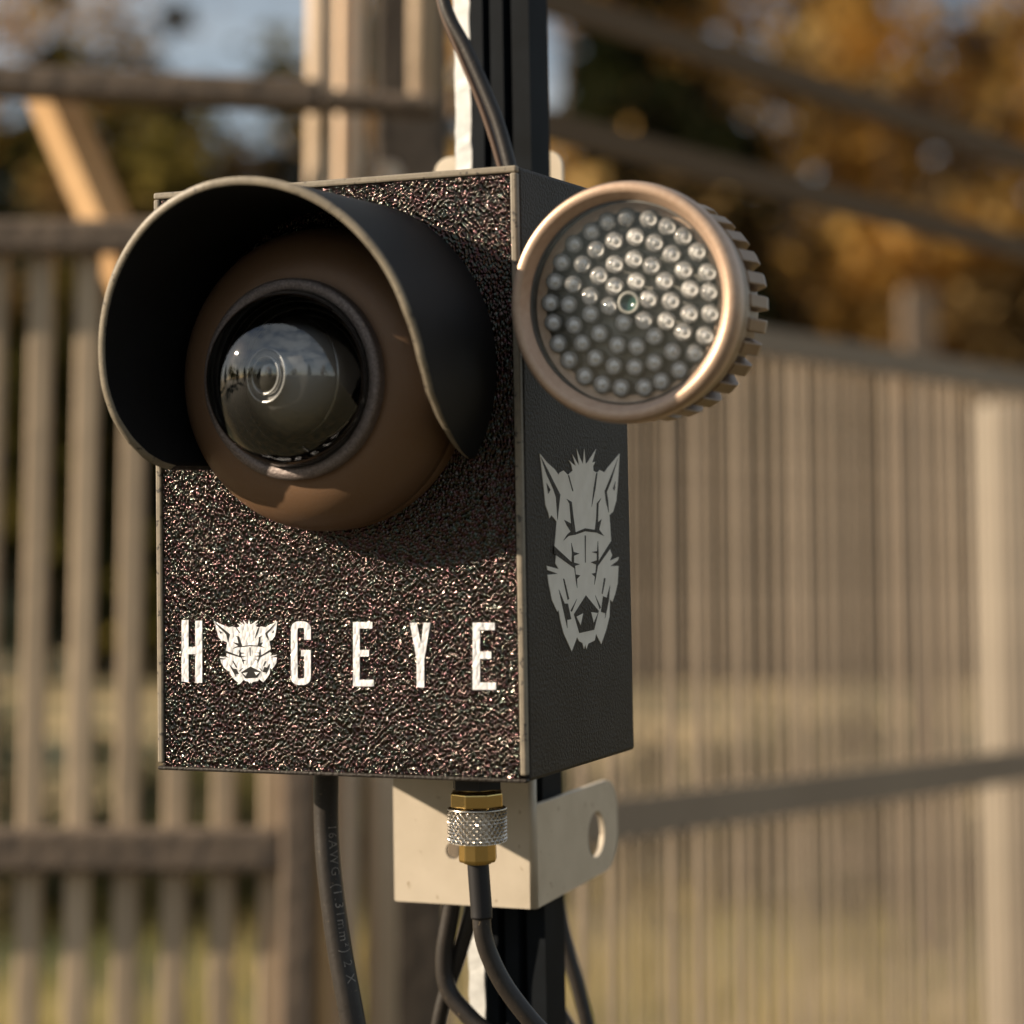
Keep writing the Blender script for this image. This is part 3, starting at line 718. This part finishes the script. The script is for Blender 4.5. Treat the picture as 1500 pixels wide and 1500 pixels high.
# pale end post and a tan post beyond
x = at(1478, 860, 3.3).x
t = world_thing('end_post', 'pale round post at the far right end of the fence', 'post', (x, 3.3, 0))
part(MB().revolve([(.0001, 0), (.045, 0), (.045, at(0, 600, 3.3).z), (.035, at(0, 590, 3.3).z), (.0001, at(0, 588, 3.3).z)], (x, 3.3, 0), (0, 0, 1), XR, 20), 'post_shaft', mat('whitewashed_timber', (.30, .255, .2), .8, var=(5, (.36, .31, .24), .3)), t)
x = at(1352, 860, 9).x
t = world_thing('tan_post', 'short tan post top rising over the fence at the right', 'post', (x, 9, 0))
part(MB().box((x - .06, 8.94, 0), (x + .06, 9.06, at(0, 425, 9).z)), 'post_shaft', M_DBRN, t, bevel=.005)

# ================================================================== GROUND, GRASS, HILL
gm = bpy.data.materials.new('dry_grass_ground'); gm.use_nodes = True
N = gm.node_tree.nodes; L = gm.node_tree.links; p = N['Principled BSDF']; p.inputs['Roughness'].default_value = .9
tc = N.new('ShaderNodeTexCoord')
n1_ = N.new('ShaderNodeTexNoise'); n1_.inputs['Scale'].default_value = .35; n1_.inputs['Detail'].default_value = 5
n2_ = N.new('ShaderNodeTexNoise'); n2_.inputs['Scale'].default_value = 6; n2_.inputs['Detail'].default_value = 5
for q in (n1_, n2_): L.new(tc.outputs['Object'], q.inputs['Vector'])
r1 = N.new('ShaderNodeValToRGB'); e = r1.color_ramp.elements
e[0].position = .42; e[0].color = (.055, .060, .022, 1); e[1].position = .58; e[1].color = (.50, .36, .17, 1)
x_ = e.new(.5); x_.color = (.26, .20, .08, 1)
mx = N.new('ShaderNodeMix'); mx.data_type = 'RGBA'; mx.blend_type = 'MULTIPLY'; mx.inputs[0].default_value = .6
r2 = N.new('ShaderNodeValToRGB'); r2.color_ramp.elements[0].position = .3; r2.color_ramp.elements[0].color = (.4, .4, .4, 1); r2.color_ramp.elements[1].position = .7
L.new(n1_.outputs['Fac'], r1.inputs[0]); L.new(n2_.outputs['Fac'], r2.inputs[0])
L.new(r1.outputs[0], mx.inputs[6]); L.new(r2.outputs[0], mx.inputs[7]); # rank dark weeds on this side of the fences, cropped dry grass beyond them
sx_ = N.new('ShaderNodeSeparateXYZ'); L.new(tc.outputs['Object'], sx_.inputs[0])
ma = N.new('ShaderNodeMath'); ma.operation = 'MULTIPLY_ADD'; L.new(n1_.outputs['Fac'], ma.inputs[0]); ma.inputs[1].default_value = 3; L.new(sx_.outputs['Y'], ma.inputs[2])
mr = N.new('ShaderNodeMapRange'); mr.inputs['From Min'].default_value = 3.6; mr.inputs['From Max'].default_value = 5.4; L.new(ma.outputs[0], mr.inputs['Value'])
mz = N.new('ShaderNodeMix'); mz.data_type = 'RGBA'; L.new(mr.outputs[0], mz.inputs[0])
r3 = N.new('ShaderNodeValToRGB'); r3.color_ramp.elements[0].color = (.022, .024, .010, 1); r3.color_ramp.elements[1].color = (.085, .062, .026, 1)
r3.color_ramp.elements[0].position = .35; r3.color_ramp.elements[1].position = .65; L.new(n2_.outputs['Fac'], r3.inputs[0])
L.new(r3.outputs[0], mz.inputs[6]); L.new(mx.outputs[2], mz.inputs[7]); L.new(mz.outputs[2], p.inputs['Base Color'])
g = MB(); ng = 60; vs = []
def gz(x, y):
    h = .05 * noise.noise(Vector((x * .3, y * .3, 0)))
    r_ = math.hypot(x, y)
    if y > 46: h += min(5, (y - 46) ** 1.15 * .12) * (1 if x > -3 else .6)
    return h - (0 if r_ > 2 else 0)
gx = [-250 + 500 * i / 120 for i in range(121)]
ys = [-250 + i * 6 for i in range(40)] + [-10 + i * 1.5 for i in range(50)] + [65 + i * 8 for i in range(24)]
for y in ys:
    for x in gx: vs.append((x * (abs(x) / 250) ** .6 if x else 0, y, 0))
vs = [(x, y, gz(x, y)) for x, y, _ in vs]
fs = [(j * 121 + i, j * 121 + i + 1, (j + 1) * 121 + i + 1, (j + 1) * 121 + i) for j in range(len(ys) - 1) for i in range(120)]
g.add(vs, fs, True); tag(g.build('ground', gm), kind='structure')
# grass: blades of several heights, nobody could count them
gr = MB(); gv = []; gf = []
for i in range(16000):
    y = 2.6 + 10 * rnd.random() ** 1.4; x = rnd.uniform(-.30, .30) * y * 1.15
    h = rnd.uniform(.05, .2) * (1.4 if noise.noise(Vector((x, y, 3))) > .1 else .7); a = rnd.uniform(0, 6.28); wd = rnd.uniform(.004, .009)
    dx, dy = math.cos(a) * wd, math.sin(a) * wd; lx, ly = rnd.uniform(-.05, .05), rnd.uniform(-.05, .05); o = len(gv); z = gz(x, y)
    gv += [(x - dx, y - dy, z), (x + dx, y + dy, z), (x + lx, y + ly, z + h)]; gf.append((o, o + 1, o + 2))
gr.add(gv, gf)
tag(gr.build('grass', leafmat('dry_and_green_grass', [(.13, .15, .03), (.34, .29, .08), (.62, .46, .19)], .8), fixn=False),
    'dry yellow and green grass growing beyond the fences', 'grass', kind='stuff')

# ================================================================== TREES
def crown_mesh(seed, rx, rz, n, size, clumps, cone=False, thin=0.0):
    r = random.Random(seed); vs = []; fs = []; C = []
    for i in range(clumps):
        while True:
            c = Vector((r.uniform(-1, 1), r.uniform(-1, 1), r.uniform(-1, 1)))
            if c.length < 1: break
        k = (1 - (c.z + 1) / 2 * .85) if cone else 1
        C.append((Vector((c.x * rx * k, c.y * rx * k, c.z * rz)), r.uniform(.16, .34) * rx * (k * .8 + .2)))
    for i in range(n):
        c, s_ = C[r.randrange(clumps)]
        p = c + Vector((r.gauss(0, 1), r.gauss(0, 1), r.gauss(0, .8))) * s_ * .45
        u = Vector((r.gauss(0, 1), r.gauss(0, 1), r.gauss(0, 1))).normalized(); v = u.orthogonal().normalized()
        q = size * r.uniform(.5, 1.3); o = len(vs)
        vs += [p + u * q, p + v * q * .6, p - u * q, p - v * q * .6]; fs.append((o, o + 1, o + 2, o + 3))
    return MB().add(vs, fs), C
KINDS = {}
def tree_kind(key, seed, height, rx, leaf, n, size, clumps, cone=False, low=.25):
    rz = height * (1 - low) / 2; mb, C = crown_mesh(seed, rx, rz, n, size, clumps, cone)
    cz = height * low + rz
    mb.v = [v + Vector((0, 0, cz)) for v in mb.v]
    tr = MB(); r = random.Random(seed + 5)
    top = height * (.9 if cone else .7)
    pts = [Vector((r.uniform(-.1, .1) * k, r.uniform(-.1, .1) * k, top * k / 6 - .1)) for k in range(7)]
    r0 = .03 * height ** .9
    tr.tube(pts, [r0 * (1 - .8 * k / 6) for k in range(7)], 9)
    for c, s_ in C[:14]:
        k = r.uniform(.3, .8); b = pts[0].lerp(pts[-1], k); e_ = c + Vector((0, 0, cz))
        tr.tube([b, b.lerp(e_, .5) + Vector((0, 0, -.05 * height * r.random())), e_], [r0 * .35, r0 * .22, r0 * .07], 6)
    KINDS[key] = (mb, tr, leaf)
tree_kind('orange', 11, 11, 3.4, L_ORANGE, 4600, .15, 28, low=.16)
tree_kind('rust', 12, 9, 3.2, L_RUST, 5000, .14, 30, low=.1)
tree_kind('green', 13, 10, 2.6, L_GREEN, 12000, .14, 90, True, low=.0)
tree_kind('olive', 14, 7, 2.8, L_OLIVE, 7000, .12, 50, low=.08)
tree_kind('brush', 15, 2.6, 1.7, L_BRUSH, 4500, .075, 40, low=.0)
tree_kind('weed', 16, .74, .62, L_WEED, 1500, .035, 24, low=.0)
DONE = {}
def tree(key, px, Y, scale, rot, label, name='tree', cat='tree', grp=None, x=None):
    X = (px - 750) / 3400 * Y if x is None else x
    mb, tr, leaf = KINDS[key]
    t = world_thing(name, label, cat, (X, Y, gz(X, Y) - .03), grp); OFF[t.name] = Vector((0, 0, 0))
    if key not in DONE:
        c = mb.build('crown', leaf, t, fixn=False); k = tr.build('trunk', M_BARK, t); DONE[key] = (c, k)
    else:
        for s_ in DONE[key]: o = s_.copy(); COL.objects.link(o); o.parent = t
    t.scale = (scale,) * 3; t.rotation_euler = (0, 0, rot); return t
tree('orange', -190, 36.0, 1.18, 0, 'orange autumn tree reaching into the top left corner', 'autumn_tree')
tree('green', 405, 37.8, 1.01, 1, 'dark evergreen right of the sky gap at the upper left', 'evergreen_tree')
tree('green', 60, 36.0, 1.11, 2, 'low dark evergreen behind the left end of the gate', 'evergreen_tree')
tree('green', 230, 36.0, 1.07, 3, 'low dark evergreen behind the slanting brace', 'evergreen_tree')
tree('olive', 320, 36.0, 1.49, 4, 'olive leaved small tree behind the hood of the camera', 'olive_tree')
tree('rust', 150, 36.0, 1.19, .9, 'rusty brown small tree between the two low evergreens at the left', 'autumn_tree')
tree('green', 560, 36.4, 1.26, 5, 'dark evergreen behind the pale poles', 'evergreen_tree')
tree('orange', 790, 36.0, 1.17, 1.4, 'orange autumn tree just right of the black post', 'autumn_tree')
tree('green', 950, 36.0, 1.32, 2.6, 'tall dark evergreen above the copper lamp', 'evergreen_tree')
tree('rust', 1190, 36.0, 1.46, .7, 'rusty brown tree right of the tall dark evergreen', 'autumn_tree')
tree('green', 1165, 36.0, 0.76, .2, 'short dark evergreen over the middle of the right fence', 'evergreen_tree')
tree('orange', 1360, 36.0, 1.27, 2.1, 'broad orange autumn tree above the right fence', 'autumn_tree')
tree('green', 1270, 39.2, 0.98, 1.2, 'dark evergreen half hidden behind the broad orange tree', 'evergreen_tree')
tree('rust', 1440, 36.0, 0.95, 3.3, 'low rusty brown tree behind the tan post', 'autumn_tree')
tree('orange', 1640, 36.0, 1.18, 4.4, 'orange autumn tree at the right edge of the view', 'autumn_tree')
tree('green', -60, 36.0, 0.86, 3.7, 'low dark evergreen behind the leftmost pickets', 'evergreen_tree')
tree('green', 150, 36.0, 0.80, 4.9, 'lowest dark evergreen behind the middle of the gate', 'evergreen_tree')
tree('green', 350, 36.0, 0.82, 5.5, 'dark evergreen just left of the honey coloured picket', 'evergreen_tree')
tree('olive', 1010, 40.8, 1.45, 1.1, 'far olive leaved tree behind the tall dark evergreen', 'olive_tree')
tree('rust', 1150, 43.2, 1.74, 5.2, 'far rusty tree above the middle of the right fence', 'autumn_tree')
tree('olive', 1330, 39.6, 1.3, 3.1, 'far olive leaved tree behind the broad orange tree', 'olive_tree')
for i, (px, lab) in enumerate(((-20, 'at the far left'), (90, 'under the slanting brace'), (190, 'behind the middle pickets of the gate'), (285, 'left of the honey coloured picket'), (390, 'behind the shaded pole foot'), (560, 'behind the wide dark board'), (660, 'behind the steel bracket'), (850, 'just right of the steel post'), (960, 'where the long fence rail meets the bracket'), (1060, 'behind the near half of the long fence'), (1160, 'behind the middle of the long fence'), (1270, 'behind the far half of the long fence'), (1380, 'left of the pale round post'), (1490, 'behind the pale round post'))):
    tree('weed', px, 9.6 + 1.8 * rnd.random(), .85 + .35 * rnd.random(), i * 1.1, 'knee high dark green bush ' + lab, 'low_bush', 'bush', 'low bushes in a row across the grass')
for i, (px, Y, s_) in enumerate(((520, 36, 1.2), (700, 38, 1.3), (860, 36, 1.45), (1010, 37, 1.5), (1160, 38, 1.5), (1300, 36, 1.5), (1440, 38, 1.6), (1580, 37, 1.5))):
    tree('brush', px, Y, s_, i * 1.3, 'far grey brown dry shrub ' + ('behind the wide dark board', 'behind the steel post', 'hidden just right of the black box', 'below the copper lamp, seen through the long fence', 'behind the middle of the long fence', 'below the broad orange tree', 'left of the pale round post', 'beyond the right edge of the long fence')[i], 'dry_shrub', 'shrub', 'dry shrubs in a row beyond the fences')
# what stands behind the photographer, seen only in the dome's reflection
for i, (x, y, k) in enumerate(((-26, -36, 'rust'), (-14, -34, 'green'), (-4, -40, 'olive'), (8, -34, 'green'), (19, -30, 'rust'), (28, -22, 'green'), (-38, -28, 'olive'), (30, -8, 'rust'), (26, 4, 'green'))):
    tree(k, 0, y, 1.0, i, 'tree far behind the viewpoint across the field', 'field_tree', 'tree', 'trees across the field behind the viewpoint', x=x)
for i, (x, y, k) in enumerate(((-19, -17, 'green'), (-21, -12, 'olive'), (-20, -8, 'green'), (-22, -4.5, 'green'), (-20, -1, 'olive'), (-21, 3, 'green'), (-19, 7, 'green'), (-14, -20, 'green'), (-9, -23, 'olive'))):  # unseen trees added to block low sky and darken the hood shadow
    tree(k, 0, y, .55 if k == 'green' else .78, i + .5, 'added tree blocking low sky at the left, outside the view', 'sky_block_tree', 'tree', 'added trees blocking low sky left of the viewpoint', x=x)
